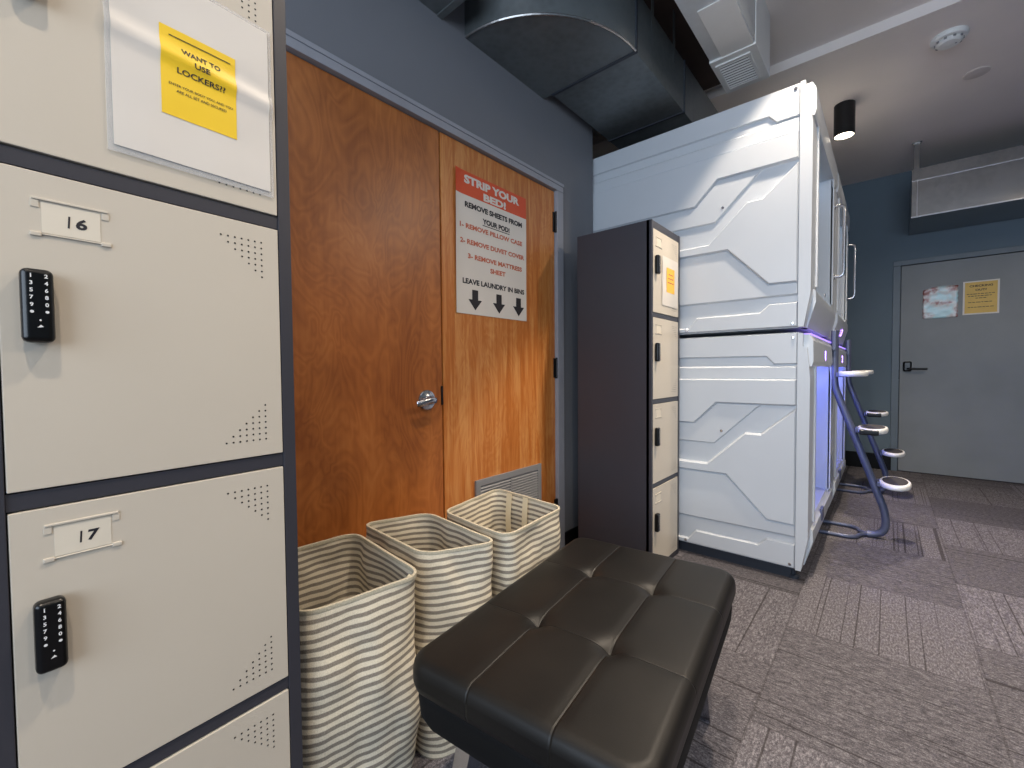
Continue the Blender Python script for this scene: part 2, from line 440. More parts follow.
for zc in (.98,): MB().box(.083, .0905, FY - .012, FY + .0, zc - .05, zc + .05, .001).build('strike_plate', 'blackm', fd)

# ------------------------------------------------------------------ lockers
def perf(mb, y, z, sgn, mi):
    for i in range(7):
        for j in range(7):
            if i + j <= 6: mb.disc((.0004, y - i * .0111, z - sgn * j * .0107), (0, 1, 0), (0, 0, 1), .00175, 7, mi)
DOORS = ((1.3515, 1.785), (.893, 1.326), (.4455, .867), (-.013, .420))
def keypad_mesh():
    m = MB(); m.box(.0, .022, -.0155, .0155, 0, .098, .0075, 4, 0)
    ks = [('1', '2'), ('3', '4'), ('5', '6'), ('7', '8'), ('9', '0'), ('*', '#')]
    for r, (a, b) in enumerate(ks):
        zz = .088 - r * .0095
        for t_, yy in ((a, -.0062), (b, .0078)):
            if t_ in '*#': m.disc((.0223, yy, zz), (0, 1, 0), (0, 0, 1), .0019, 10, 1)
            else: m.text(t_, (.0223, yy, zz), (0, 1, 0), (0, 0, 1), h=.0052, mi=1, bold=.03)
    m.disc((.0223, .0012, .0295), (0, 1, 0), (0, 0, 1), .0011, 8, 1)
    m.raw([(.0223, -.002, .0195), (.0223, .004, .0205), (.0223, .0015, .0235)], [[0, 1, 2]], 1)
    return m
KP = [None]
def locker(label, loc, rz, numbers, group):
    t_ = thing('locker_cabinet', label, 'locker', loc, rz, group)
    c = MB(); y0, y1, H = -.385, .013, 1.826
    c.box(-.45, -.012, y0, y1, FZ, H, .002)
    # front frame: stiles and rails proud of the body
    c.box(-.03, 0, y0, -.368, FZ, H, .0015); c.box(-.03, 0, -.0105, y1, FZ, H, .0015)
    zs = [H] + [v for d in DOORS for v in (d[1], d[0])] + [FZ]
    for i in range(0, len(zs), 2): c.box(-.03, -.003, -.368, -.0105, zs[i + 1] + .0012, zs[i] - .0012 if i else zs[i], .001)
    c.build('carcass', 'carcass', t_)
    for i, (z0, z1) in enumerate(DOORS):
        d = MB(); d.box(-.02, 0, -.3665, -.012, z0 + .0008, z1 - .0008, .0016, 2, 0)
        perf(d, -.043, z1 - .032, 1, 1); perf(d, -.043, z0 + .032, -1, 1)
        # card holder: two pressed lips and side ears
        zc = z0 + .372
        for s in (1, -1):
            zz = zc + s * .0235
            d.box(-.002, .0022, -.334, -.257, zz - (.0012 if s > 0 else .0008), zz + (.002 if s > 0 else .0008), .0008, 2, 0)
        for yy in (-.331, -.260):
            d.box(-.002, .0026, yy - .0055, yy + .0055, zc - .027, zc - .021, .0012, 2, 0)
            d.box(-.002, .0012, yy - .004, yy + .004, zc + .012, zc + .022, .0006, 2, 0)
        do = d.build('locker_door', ['cream', 'hole'], t_)
        m = MB(); m.box(0, .0006, -.325, -.266, zc - .021, zc + .020, 0, 1, 0)
        if numbers and numbers[i]:
            a, b = numbers[i][0], numbers[i][1]
            m.text(a, (.0009, -.2985, zc - .001), (0, 1, 0), (0, 0, 1), h=.0165, w=.0021 if a == '1' else None, mi=1, slant=.06)
            m.text(b, (.0009, -.2855, zc - .001), (0, 1, 0), (0, 0, 1), h=.0155, w=.012, mi=1, slant=.1, bold=.035)
        m.build('number_card', ['card', 'ink'], do)
        if KP[0] is None:
            kp = keypad_mesh().build('keypad_lock', ['black', 'white_ink'], do); KP[0] = kp
        else:
            kp = KP[0].copy(); COL.objects.link(kp); kp.parent = do
        kp.location = (0, -.333, z0 + .2)
    return t_
near = locker('cream four-door locker with graphite frame and keypads, close beside the wooden doors', (-.896, .359, 0), math.radians(3.68), [None, ('1', '6'), ('1', '7'), None], 'cream keypad lockers')
far = locker('tall narrow locker with dark side panel standing against the white pods', (-.93, 2.57, 0), 0.0, None, 'cream keypad lockers')

# notice in sleeve on the near locker (own thing, same frame as locker)
def near_T(): return Matrix.Translation((-.896, .359, 0)) @ Matrix.Rotation(math.radians(3.68), 4, 'Z')
def sheet(mb, y0, y1, z0, z1, xfun, th, nx=24, nz=30, mi=0):
    vs = []; fs = []
    for layer in (0, 1):
        for j in range(nz + 1):
            for i in range(nx + 1):
                y = y0 + (y1 - y0) * i / nx; z = z0 + (z1 - z0) * j / nz
                vs.append((xfun(y, z) + (th if layer else 0), y, z))
    w = nx + 1; L = w * (nz + 1)
    for j in range(nz):
        for i in range(nx):
            a = j * w + i
            fs.append([L + a, L + a + 1, L + a + w + 1, L + a + w]); fs.append([a + w, a + w + 1, a + 1, a])
    for i in range(nx):
        fs.append([i, i + 1, L + i + 1, L + i]); a = nz * w + i; fs.append([a + 1, a, L + a, L + a + 1])
    for j in range(nz):
        a = j * w; fs.append([a + w, a, L + a, L + a + w]); a = j * w + nx; fs.append([a, a + w, L + a + w, L + a])
    mb.raw(vs, fs, mi)
def wav(y, z):
    u = (y + .255) / .235
    zc = 1.570 - .018 * u
    return .0012 + .0052 * math.exp(-((z - zc) / .012) ** 2) - .0010 * math.exp(-((z - zc - .024) / .014) ** 2) + .0012 * noise.noise(Vector((y * 14, z * 14, 1.3))) + .0012
sl = thing('sleeved_notice', 'yellow notice in a clear sleeve on the top door of the close locker', 'notice', (-.896, .359, 0), math.radians(3.68))
m = MB(); sheet(m, -.255, -.019, 1.383, 1.692, wav, .0006); m.build('clear_sleeve', 'sleeve', sl)['label'] = 'clear plastic sleeve border'
m = MB(); sheet(m, -.248, -.025, 1.393, 1.686, lambda y, z: wav(y, z) + .0009, .0005); m.build('backing_paper', 'paper', sl)
m = MB(); sheet(m, -.189, -.081, 1.467, 1.607, lambda y, z: wav(y, z) + .0017, .0004, 20, 24)
def txt_on(mb, s_, yc, zc, w, h, mi, fun, bold=.02):
    n0 = len(mb.v); mb.text(s_, (0, yc, zc), (0, 1, 0), (0, 0, 1), w=w, h=h, mi=mi, bold=bold)
    for i in range(n0, len(mb.v)): p = mb.v[i]; mb.v[i] = Vector((fun(p.y, p.z), p.y, p.z))
ff = lambda y, z: wav(y, z) + .0028
txt_on(m, 'WANT TO', -.133, 1.576, .056, .009, 1, ff); txt_on(m, 'USE', -.133, 1.560, .022, .009, 1, ff); txt_on(m, 'LOCKERS??', -.133, 1.543, .069, .009, 1, ff)
txt_on(m, 'ENTER YOUR BODY YOU, AND YOU', -.133, 1.5175, .092, .0045, 1, ff, .01); txt_on(m, 'ARE ALL SET AND SECURED', -.133, 1.509, .072, .0045, 1, ff, .01)
vs0 = len(m.v)
for i in range(12):
    a = -.177 + i * .088 / 12; b = a + .088 / 12
    m.raw([(ff(a, 1.5945), a, 1.594), (ff(b, 1.5945), b, 1.594), (ff(b, 1.5945), b, 1.5955), (ff(a, 1.5945), a, 1.5955)], [[0, 1, 2, 3]], 1)
m.build('yellow_sheet', ['yellow', 'ink'], sl)['label'] = 'bright yellow printed sheet'

# notice on the far locker
sl2 = thing('sleeved_notice', 'small orange notice in a white sleeve on the top door of the far locker', 'notice', (-.93, 2.57, 0), 0)
m = MB(); sheet(m, -.255, -.03, 1.40, 1.665, lambda y, z: .002 + .004 * math.sin((z - 1.4) * 22) ** 2 * .4, .001, 10, 20); m.build('backing_paper', 'paper', sl2)
m = MB(); m.box(.0045, .0056, -.198, -.085, 1.475, 1.61)
for zz, w in ((1.575, .06), (1.553, .075), (1.53, .085)): m.box(.0055, .0059, -.141 - w / 2, -.141 + w / 2, zz - .003, zz + .003, mi=1)
m.build('orange_sheet', ['orange', 'redtext'], sl2)['label'] = 'orange-yellow printed sheet'

# poster on door
ps = thing('laundry_poster', 'white poster with red heading and three black arrows on the orange-brown door', 'poster', (WX - .003, 1.615, 1.655))
def curl(y, z): return .0015 + .010 * max(0, (-.20 - y) / .062) ** 2 * (.4 + .6 * (.5 + z)) + .001 * math.sin(z * 9)
m = MB(); sheet(m, -.259, .259, -.333, .222, curl, .0006, 24, 24, 0); m.build('printed_sheet', 'paper', ps)
m = MB(); sheet(m, -.259, .259, .222, .333, curl, .0006, 24, 8, 0)
txt_on(m, 'STRIP YOUR', .0, .297, .40, .040, 1, lambda y, z: curl(y, z) + .0014, .05); txt_on(m, 'BED!', .01, .246, .165, .037, 1, lambda y, z: curl(y, z) + .0014, .05)
m.build('heading', ['red', 'paper'], ps)['label'] = 'red heading band with white lettering'
m = MB(); cf = lambda y, z: curl(y, z) + .0012
txt_on(m, 'REMOVE SHEETS FROM', .012, .180, .42, .027, 0, cf, .05); txt_on(m, 'YOUR POD!', .02, .128, .20, .027, 0, cf, .05)
for zc, w, yc in ((.160, .42, .012), (.108, .20, .02)):
    ul = MB(); ul.box(cf(0, 0), cf(0, 0) + .0003, yc - w / 2, yc + w / 2, zc - .002, zc + .002); ul.build('underline', 'ink', ps)
txt_on(m, '1- REMOVE PILLOW CASE', -.005, .080, .455, .024, 1, cf, .042); txt_on(m, '2- REMOVE DUVET COVER', .005, .008, .47, .024, 1, cf, .042)
txt_on(m, '3- REMOVE MATTRESS', .02, -.058, .40, .024, 1, cf, .042); txt_on(m, 'SHEET', .03, -.105, .115, .024, 1, cf, .042)
txt_on(m, 'LEAVE LAUNDRY IN BINS', .012, -.178, .455, .026, 0, cf, .042)
m.build('lettering', ['ink', 'redtext'], ps)
for yc in (-.135, .035, .19):
    m = MB(); m.raw([(cf(0, 0), yc + a, b) for a, b in ((-.02, -.215), (.02, -.215), (.02, -.262), (.046, -.262), (0, -.312), (-.046, -.262), (-.02, -.262))], [list(range(7))], 0); m.build('arrow', 'ink', ps)

# papers on far door
py = FY - .003
m = MB(); x0, x1 = .247 * k, .488 * k; z0, z1 = 1.05 + (1.525 - 1.05) * k, 1.05 + (1.83 - 1.05) * k
vs = []; fs = []; nx, nz = 20, 20
for j in range(nz + 1):
    for i in range(nx + 1):
        u, w = i / nx, j / nz
        top = z1 - .03 * (1 - min(1, u * 2.2)) ** 2 - .012 * max(0, u - .6)
        vs.append((x0 + (x1 - x0) * u + .003 * math.sin(w * 40), py - .004 - .007 * abs(noise.noise(Vector((u * 3, w * 9, .4)))), z0 + (top - z0) * w))
for j in range(nz):
    for i in range(nx): a = j * (nx + 1) + i; fs.append([a, a + 1, a + nx + 2, a + nx + 1])
m.raw(vs, fs); o = m.build('crumpled_paper', 'print'); tag(o, 'crumpled shiny white and reddish paper taped on the far grey door', 'notice')
sol = o.modifiers.new('thickness', 'SOLIDIFY'); sol.thickness = .001
ys = thing('yellow_notice', 'mustard yellow notice with black text on the far grey door', 'notice', (.637 * k, py, 1.05 + (1.694 - 1.05) * k))
w2, h2 = .121, .161
MB().box(-w2, w2, -.0012, 0, -h2, h2).build('sleeve', 'paper', ys)['label'] = 'pale sleeve edge'
m = MB(); m.box(-w2 + .013, w2 - .013, -.0018, -.001, -h2 + .012, h2 - .012, mi=0)
def T2(s_, xc, zc, w, h, b=.02): m.text(s_, (xc, -.0021, zc), (1, 0, 0), (0, 0, 1), w=w, h=h, mi=1, bold=b)
T2('CHECKING', 0, .112, .155, .020, .03); T2('OUT?', 0, .073, .075, .020, .03)
for zc, w in ((.035, .19), (.015, .17), (-.006, .07), (-.045, .17), (-.092, .17)):   # lines too small to read: strokes of word length
    x = -w / 2
    while x < w / 2 - .012:
        ln = random.uniform(.012, .03); m.box(x, min(x + ln, w / 2), -.0022, -.0017, zc - .0028, zc + .0028, mi=1); x += ln + .006
m.build('yellow_sheet', ['mustard', 'ink'], ys)

# ------------------------------------------------------------------ hampers
def rrect(w, d, r, n=8):
    pts = []
    for cx_, cy_, a0 in ((w / 2 - r, d / 2 - r, 0), (-w / 2 + r, d / 2 - r, PI / 2), (-w / 2 + r, -d / 2 + r, PI), (w / 2 - r, -d / 2 + r, 3 * PI / 2)):
        for i in range(n + 1):
            a = a0 + PI / 2 * i / n; pts.append((cx_ + r * math.cos(a), cy_ + r * math.sin(a)))
    return pts
def quadloop(cs, r, n=8):
    """closed rounded loop through four corner points"""
    out = []; N = len(cs)
    for i in range(N):
        p0, p1, p2 = Vector(cs[i - 1]), Vector(cs[i]), Vector(cs[(i + 1) % N])
        a = p1 + (p0 - p1).normalized() * r; b = p1 + (p2 - p1).normalized() * r
        prev_b = None
        for j in range(n + 1):
            q = j / n; out.append(a * (1 - q) ** 2 + p1 * 2 * q * (1 - q) + b * q * q)
        nxt = Vector(cs[(i + 1) % N]); a2 = nxt + (p1 - nxt).normalized() * r
        for j in range(1, 12): out.append(b + (a2 - b) * (j / 12))
    return out
def hamper(label, corners, bottom, rz_seed, bulge=.012, straps=(), H=.575):
    corners = [(p[0] * 1.04, p[1] * 1.04) for p in corners]
    c = sum((Vector(p) for p in corners), Vector((0, 0))) / 4
    t_ = thing('laundry_hamper', label, 'laundry basket', (c.x, c.y, FZ), 0, 'striped laundry hampers')
    top = quadloop([(p[0] - c.x, p[1] - c.y) for p in corners], .055)
    bot = quadloop([(p[0] - c.x, p[1] - c.y) for p in bottom], .05)
    n = len(top); NZ = 40; vs = []; fs = []
    def ring(w, off, inner=0):
        z = H * w; out = []
        for k_ in range(n):
            p = bot[k_] * (1 - w) + top[k_] * w
            pr = bot[k_ - 1] * (1 - w) + top[k_ - 1] * w; nx_ = bot[(k_ + 1) % n] * (1 - w) + top[(k_ + 1) % n] * w
            tg = (nx_ - pr).normalized(); nr = Vector((tg.y, -tg.x))
            fold = noise.noise(Vector((p.x * 9 + rz_seed, p.y * 9, z * 5))) * .016 + noise.noise(Vector((p.x * 22, p.y * 22 + rz_seed, z * 13 + 3))) * .007
            env = min(1, (1 - w) * 8 + .08) * min(1, w * 8 + .1)
            d = (bulge * math.sin(PI * w) + fold) * env + off
            q = p + nr * d; out.append((q.x, q.y, z))
        return out
    for j in range(NZ + 1): vs += ring(j / NZ, 0)
    for j in range(NZ + 1): vs += ring(1 - j / NZ * .985, -.004)
    R = 2 * NZ + 2
    for j in range(R - 1):
        for k_ in range(n):
            k2 = (k_ + 1) % n; fs.append([j * n + k_, j * n + k2, (j + 1) * n + k2, (j + 1) * n + k_])
    fs.append([(R - 1) * n + k_ for k_ in range(n)]); fs.append([k_ for k_ in reversed(range(n))])
    b = MB().raw(vs, fs).build('fabric_body', 'stripe', t_, ang=70)
    hem = MB()
    hv = []
    for zz, off in ((H - .008, .0012), (H - .004, .0026), (H + .003, .0018), (H + .004, -.002), (H + .003, -.0055), (H - .004, -.0066), (H - .008, -.0052)):
        for k_ in range(n):
            p = top[k_]; tg = (top[(k_ + 1) % n] - top[k_ - 1]).normalized(); nr = Vector((tg.y, -tg.x)); q = p + nr * off
            hv.append((q.x, q.y, zz + .0025 * noise.noise(Vector((p.x * 8, p.y * 8, rz_seed)))))
    hf = [[j * n + k_, j * n + (k_ + 1) % n, (j + 1) * n + (k_ + 1) % n, (j + 1) * n + k_] for j in range(6) for k_ in range(n)]
    hem.raw(hv, hf).build('rim_hem', 'rim', t_, ang=60)
    for (pa, pb, w_, L) in straps:
        s_ = MB(); a = Vector(pa) - c; d = (Vector(pb) - Vector(pa)).normalized(); inn = Vector((d.y, -d.x))
        if inn.dot(-a) < 0: inn = -inn
        q = []
        NN = 14
        for i in range(NN + 1):
            z = H + .004 - L * i / NN; o_ = .008 + .012 * math.sin(PI * i / NN)
            p1 = a + inn * o_ + d * (.01 * i / NN); p2 = p1 + d * w_
            q += [(p1.x, p1.y, z), (p2.x, p2.y, z), (p2.x + inn.x * .0018, p2.y + inn.y * .0018, z), (p1.x + inn.x * .0018, p1.y + inn.y * .0018, z)]
        ff_ = []
        for i in range(NN):
            for e in range(4): ff_.append([i * 4 + e, i * 4 + (e + 1) % 4, i * 4 + 4 + (e + 1) % 4, i * 4 + 4 + e])
        ff_ += [[3, 2, 1, 0], [NN * 4, NN * 4 + 1, NN * 4 + 2, NN * 4 + 3]]
        s_.raw(q, ff_).build('carry_strap', 'strap', t_)
    return t_
# corner order: counter-clockwise seen from above, outward normal = (ty,-tx)
hamper('striped canvas hamper next to the close locker, leftmost of three', [(-.905, .372), (-.862, .655), (-1.250, .690), (-1.275, .385)],
       [(-.935, .40), (-.90, .655), (-1.25, .69), (-1.27, .40)], 1.7, .014, [((-.905, .66), (-.93, .662), .012, .045)])
hamper('striped canvas hamper between the two others, middle of three', [(-.955, .725), (-.852, .922), (-1.225, .955), (-1.305, .745)],
       [(-.955, .735), (-.875, .93), (-1.22, .95), (-1.29, .76)], 5.2, .010)
hamper('striped canvas hamper with two cream straps below the door vent', [(-.862, .968), (-.888, 1.31), (-1.250, 1.342), (-1.195, .998)],
       [(-.905, 1.0), (-.925, 1.29), (-1.22, 1.32), (-1.18, 1.01)], 9.1, .008,
       [((-1.215, 1.375), (-1.185, 1.372), .03, .27), ((-1.12, 1.367), (-1.09, 1.364), .028, .27)])

# ------------------------------------------------------------------ bench
bn = thing('tufted_bench', 'black tufted leatherette bench with chrome legs in front of the hampers', 'bench', (-.570, 1.003, FZ), math.radians(6.2))
def rounded_grid(hx, hy, z0, z1, r, n, topf, rp=None):
    b = bmesh.new(); bmesh.ops.create_cube(b, size=2)
    bmesh.ops.subdivide_edges(b, edges=list(b.edges), cuts=n, use_grid_fill=True)
    hz = (z1 - z0) / 2; zc = (z0 + z1) / 2; R_ = .055
    for v in b.verts:
        c = v.co.copy()
        e = lambda t_: math.sin(t_ * PI / 2) * .35 + t_ * .65
        x, y = e(c.x) * hx, e(c.y) * hy
        ex = abs(x) - (hx - R_); ey = abs(y) - (hy - R_)
        if ex > 0 and ey > 0:
            f_ = max(ex, ey) / math.hypot(ex, ey)
            x = math.copysign(hx - R_ + ex * f_, x); y = math.copysign(hy - R_ + ey * f_, y)
            d = R_ - max(ex, ey)
        else: d = min(hx - abs(x), hy - abs(y))
        if abs(c.z) > .9999:
            z = hz if d >= r else hz - r + math.sqrt(max(0, r * r - (r - d) ** 2))
            if c.z < 0: z = -z
            else: z += topf(x, y) * min(1, d / .045)
        else: z = c.z * (hz - r)
        v.co = Vector((x, y, zc + z))
    return b
HX, HY = .275, .43
def tuft(x, y):
    dz = .006 * (1 - (x / HX) ** 2) * (1 - (y / HY) ** 2)
    for sx in (-.094, .094): dz -= .0022 * math.exp(-((x - sx) / .014) ** 2)
    for sy in (-.155, .155): dz -= .0016 * math.exp(-((y - sy) / .014) ** 2)
    for sx in (-.094, .094):
        for sy in (-.155, .155):
            d2 = (x - sx) ** 2 + (y - sy) ** 2; dz -= .010 * math.exp(-d2 / .0009) + .006 * math.exp(-d2 / .00012)
    return dz
top = rounded_grid(HX, HY, .392, .474, .029, 120, tuft)
MB().bm(top).build('cushion', 'leather', bn, ang=80)
bd = MB(); 
bot_poly = rrect(2 * HX - .04, 2 * HY - .075, .035, 5); mid_poly = rrect(2 * HX - .016, 2 * HY - .02, .05, 5)
n = len(bot_poly); rows = [(rrect(2 * HX - .03, 2 * HY - .03, .05, 5), .41), (rrect(2 * HX - .02, 2 * HY - .024, .05, 5), .394), (mid_poly, .382), (rrect(2 * HX - .022, 2 * HY - .032, .045, 5), .34), (bot_poly, .302), (rrect(2 * HX - .06, 2 * HY - .10, .03, 5), .296)]
vs = [(p[0], p[1], z) for poly, z in rows for p in poly]
fs = [[j * n + i, j * n + (i + 1) % n, (j + 1) * n + (i + 1) % n, (j + 1) * n + i] for j in range(len(rows) - 1) for i in range(n)]
fs += [list(range(n)), [(len(rows) - 1) * n + i for i in range(n)]]
bd.raw(vs, fs).build('base_body', 'leather_under', bn)
for sx in (-1, 1):
    for sy in (-1, 1):
        L = MB(); x, y = sx * .185, sy * .285
        a = [(x + dx, y + dy, .298) for dx, dy in ((-.022, -.03), (.022, -.03), (.022, .03), (-.022, .03))]
        b_ = [(x + sx * .01 + dx, y + sy * .10 + dy, .0) for dx, dy in ((-.014, -.02), (.014, -.02), (.014, .02), (-.014, .02))]
        L.raw(a + b_, [[0, 1, 5, 4], [1, 2, 6, 5], [2, 3, 7, 6], [3, 0, 4, 7], [3, 2, 1, 0], [4, 5, 6, 7]]).build('leg', 'chrome', bn)

# ------------------------------------------------------------------ pods
XF = -.295
def pod_plates():
    b = MB(); D = .011
    L0, L1, L2 = .024, .012, 0.0          # panel levels (y): recessed .. proud
    mp = lambda a, z_, d: (a - XF, d, z_)
    back = -1.95; xr = -.347
    b.box(back - XF, xr + .002 - XF, L0, .05, .018, 1.235)     # back sheet
    P = lambda poly, lo, hi, ins: b.prism(poly, mp, lo, hi, ins)
    # top strip
    P([(back, 1.235), (back, 1.118), (-.488, 1.113), (-.452, 1.072), (xr, 1.072), (xr, 1.235)], L0, L1, .006)
    # middle band and everything below at level 1
    P([(back, 1.071), (back, .195), (xr, .195), (xr, 1.067)], L0, L0 - .004, .004)
    P([(back, 1.068), (back, .99), (xr, .99), (xr, 1.066)], L0 - .004, L1, .009)
    # upper raised plate
    P([(back, 1.002), (back, .735), (-.850, .735), (-.729, .857), (-.36, .857), (xr, .862), (xr, .998)], L0 - .004, L2, .010)
    # inner parallelogram ledge
    P([(back, .742), (back, .628), (-.742, .628), (-.530, .838), (-.50, .862), (-.729, .862), (-.850, .742)], L0 - .004, L1 - .002, .007)
    # lower raised plate
    P([(xr, .855), (-.51, .706), (-.585, .706), (-.780, .516), (back, .506), (back, .459), (-.680, .459), (-.480, .247), (xr, .243)], L0 - .004, L2, .010)
    # band above the bottom plate
    P([(back, .462), (back, .183), (xr, .183), (xr, .25), (-.480, .25), (-.680, .462)], L0 - .004, L1 - .001, .008)
    # bottom plate
    P([(back, .020), (back, .050), (-.887, .052), (-.845, .108), (-.520, .110), (-.478, .150), (xr, .150), (xr, .020)], L0, L1 - .003, .008)
    for x, zz in ((-.705, .704), (-.368, 1.208), (-.372, .04), (-.900, .037)):
        y = {.704: L1 - .002}.get(zz, L1 - .003)
        T = Matrix.Translation((x - XF, y, zz)) @ Matrix.Rotation(PI / 2, 4, 'X')
        b.lathe([(.008, -.002), (.008, .001), (.006, .003), (.003, .0032)], 12, mi=1, T=T)
    return b
def front_frame():
    b = MB(); W = 1.24
    PROF = [(-.028, .02), (0, .19), (.002, 1.0), (-.004, 1.07), (-.012, 1.155), (-.03, 1.16), (-.03, 1.228)]
    b.prism([(-.052, .02)] + PROF + [(-.052, 1.228)], lambda a, z_, d: (a, d, z_), .0, .0502, 0)
    b.prism([(-.20, .02)] + PROF + [(-.2, 1.228)], lambda a, z_, d: (a, d, z_), .05, .2, 0)
    b.prism([(-.20, .02)] + PROF + [(-.2, 1.228)], lambda a, z_, d: (a, d, z_), 1.0, W, 0)
    # header with canted top corner
    prof = [(-.16, 1.06), (.004, 1.06), (.012, 1.085), (.010, 1.19), (-.006, 1.222), (-.16, 1.222)]
    b.prism(prof, lambda a, z_, d: (a, d, z_), .03, W - .03, 0)
    # sill: a wedge that stands proud at the foot
    prof = [(-.2, .02), (-.024, .02), (.012, .15), (.010, .205), (-.012, .235), (-.2, .235)]
    b.prism(prof, lambda a, z_, d: (a, d, z_), .10, W - .10, 0)
    # narrow raised border round the opening
    b.box(-.01, .009, .175, .2, .235, 1.06, .003); b.box(-.01, .009, 1.0, 1.025, .235, 1.06, .003)
    return b
POD_LABEL = ('white lower sleeping pod nearest the lockers, with glowing blue doorway', 'white upper sleeping pod nearest the lockers, partly in warm lamp light',
             'white lower sleeping pod farther back, behind the first ladder', 'white upper sleeping pod farther back, behind the chrome grab handle')
PODY = (2.6, 3.855)
plates = pod_plates(); ffm = front_frame()
protos = {}
def pod(i, y, z, upper, digit):
    t_ = thing('sleeping_pod', POD_LABEL[i], 'sleeping pod', (XF, y, z), 0, 'stacked white sleeping pods')
    W = 1.24
    if 'side' not in protos:
        protos['side'] = plates.build('side_panel', ['white', 'chrome'], t_)
        s_ = MB(); x0 = -1.955; 
        s_.box(x0, -.2, W - .045, W - .005, .018, 1.235, .004); s_.box(x0 - .03, x0 + .01, .01, W - .01, .018, 1.235, .004)
        s_.box(x0, -.052, .0501, W - .0451, 1.195, 1.235); s_.box(x0, -.052, .0501, W - .0451, .018, .06)
        s_.box(x0, -.2, .0501, .07, .06, 1.195)
        protos['shell'] = s_.build('body_shell', 'white', t_)
        protos['frame'] = ffm.build('front_frame', 'white', t_, ang=25)
        m_ = MB(); m_.box(-1.9, -.25, .09, W - .06, .0601, .2, .03, 3); protos['mat'] = m_.build('mattress', 'paper', t_)
    else:
        for k_ in ('side', 'shell', 'frame', 'mat'):
            c_ = protos[k_].copy(); COL.objects.link(c_); c_.parent = t_
    led = MB(); led.box(-.16, -.14, .215, .985, 1.035, 1.059)
    led.build('light_strip', 'paleled' if upper else 'blueled', t_)
    if not upper:
        g = MB(); g.box(-.03, -.004, .06, W - .06, 1.2225, 1.229); g.build('seam_light', 'purpleled', t_)
    if digit:
        d = MB()
        zc = .095 if upper else 1.125
        xx = .0125 if not upper else .003
        d.text(digit, (xx, .58, zc), (0, 1, 0), (0, 0, 1), h=.055, w=.075 if digit != '1' else .03, bold=.03)
        if upper:
            for j in range(len(d.v)): d.v[j].x += (d.v[j].z - zc) * .277 + .0015
        d.build('number_display', 'digit', t_)['label'] = 'glowing violet pod number'
    if not upper:
        p = MB(); p.box(-1.98, -.075, .045, W - .04, FZ - z, .0179, .002)
        for yy in (.07, W - .1): 
            T = Matrix.Translation((-.07, yy, FZ - z)); p.lathe([(.03, 0), (.03, .012), (.012, .02), (.012, .06)], 14, T=T)
        p.build('plinth', 'plinth', t_)['label'] = 'dark recessed plinth'
        l_ = MB(); l_.box(.004, .018, .46, .54, .165, .235, .003); l_.build('latch', 'steel', t_)['label'] = 'dark slate latch tab'
    else:
        hb = MB(); yy = 1.15; a, b2 = .46, .90
        hb.tube([(.0, yy, b2 + .02), (.03, yy, b2 + .022), (.05, yy, b2 + .01), (.056, yy, b2 - .02), (.056, yy, a + .02), (.05, yy, a - .01), (.03, yy, a - .022), (.0, yy, a - .02)], .010, 12)
        for zz in (a - .02, b2 + .02):
            hb.lathe([(.02, 0), (.02, .006), (.013, .009)], 16, T=Matrix.Translation((-.001, yy, zz)) @ Matrix.Rotation(PI / 2, 4, 'Y'))
        hb.build('grab_handle', 'chrome', t_)['label'] = 'chrome vertical grab handle'
        scr = MB(); scr.lathe([(.011, 0), (.011, .004), (.007, .006)], 12, T=Matrix.Translation((-.0005, .6, .245)) @ Matrix.Rotation(PI / 2, 4, 'Y')); scr.build('cam_lock', 'chrome', t_)
    return t_
pod(0, PODY[0], 0, False, '1'); pod(1, PODY[0], 1.24, True, None)
pod(2, PODY[1], 0, False, '2'); pod(3, PODY[1], 1.24, True, '3')

# ------------------------------------------------------------------ ladders
def arc_pts(p0, p1, p2, n=8):
    p0, p1, p2 = map(Vector, (p0, p1, p2)); return [p0 * (1 - q) ** 2 + p1 * 2 * q * (1 - q) + p2 * q * q for q in [i / n for i in range(n + 1)]]
lad = thing('pod_ladder', 'slate steel ladder with three white oval steps at the nearer pods', 'ladder', (0, 3.62, FZ), 0, 'pod ladders')
fm = MB(); zf = -FZ
pts = [(-.272, 0, 1.30 + zf), (-.272, 0, 1.0 + zf)] + arc_pts((-.272, 0, .97 + zf), (-.27, 0, .93 + zf), (-.258, 0, .89 + zf), 4)
pts += arc_pts((-.012, 0, .205), (.012, 0, .11), (-.008, 0, .06), 8) + arc_pts((-.02, 0, .042), (-.045, 0, .022), (-.09, 0, .018), 5)
fm.tube(pts, .018, 14, flat=(.026, .0215))
for sy in (-1, 1):
    fm.tube([(-.05, 0, .020)] + arc_pts((-.08, 0, .018), (-.11, sy * .01, .016), (-.13, sy * .05, .014), 6) + arc_pts((-.14, sy * .09, .014), (-.16, sy * .12, .014), (-.2, sy * .125, .014), 6) + [(-.345, sy * .125, .014)], .012, 10)
fm.box(-.285, -.262, -.06, .06, 1.17 + zf, 1.30 + zf, .004)
fm.build('frame', 'steel', lad)
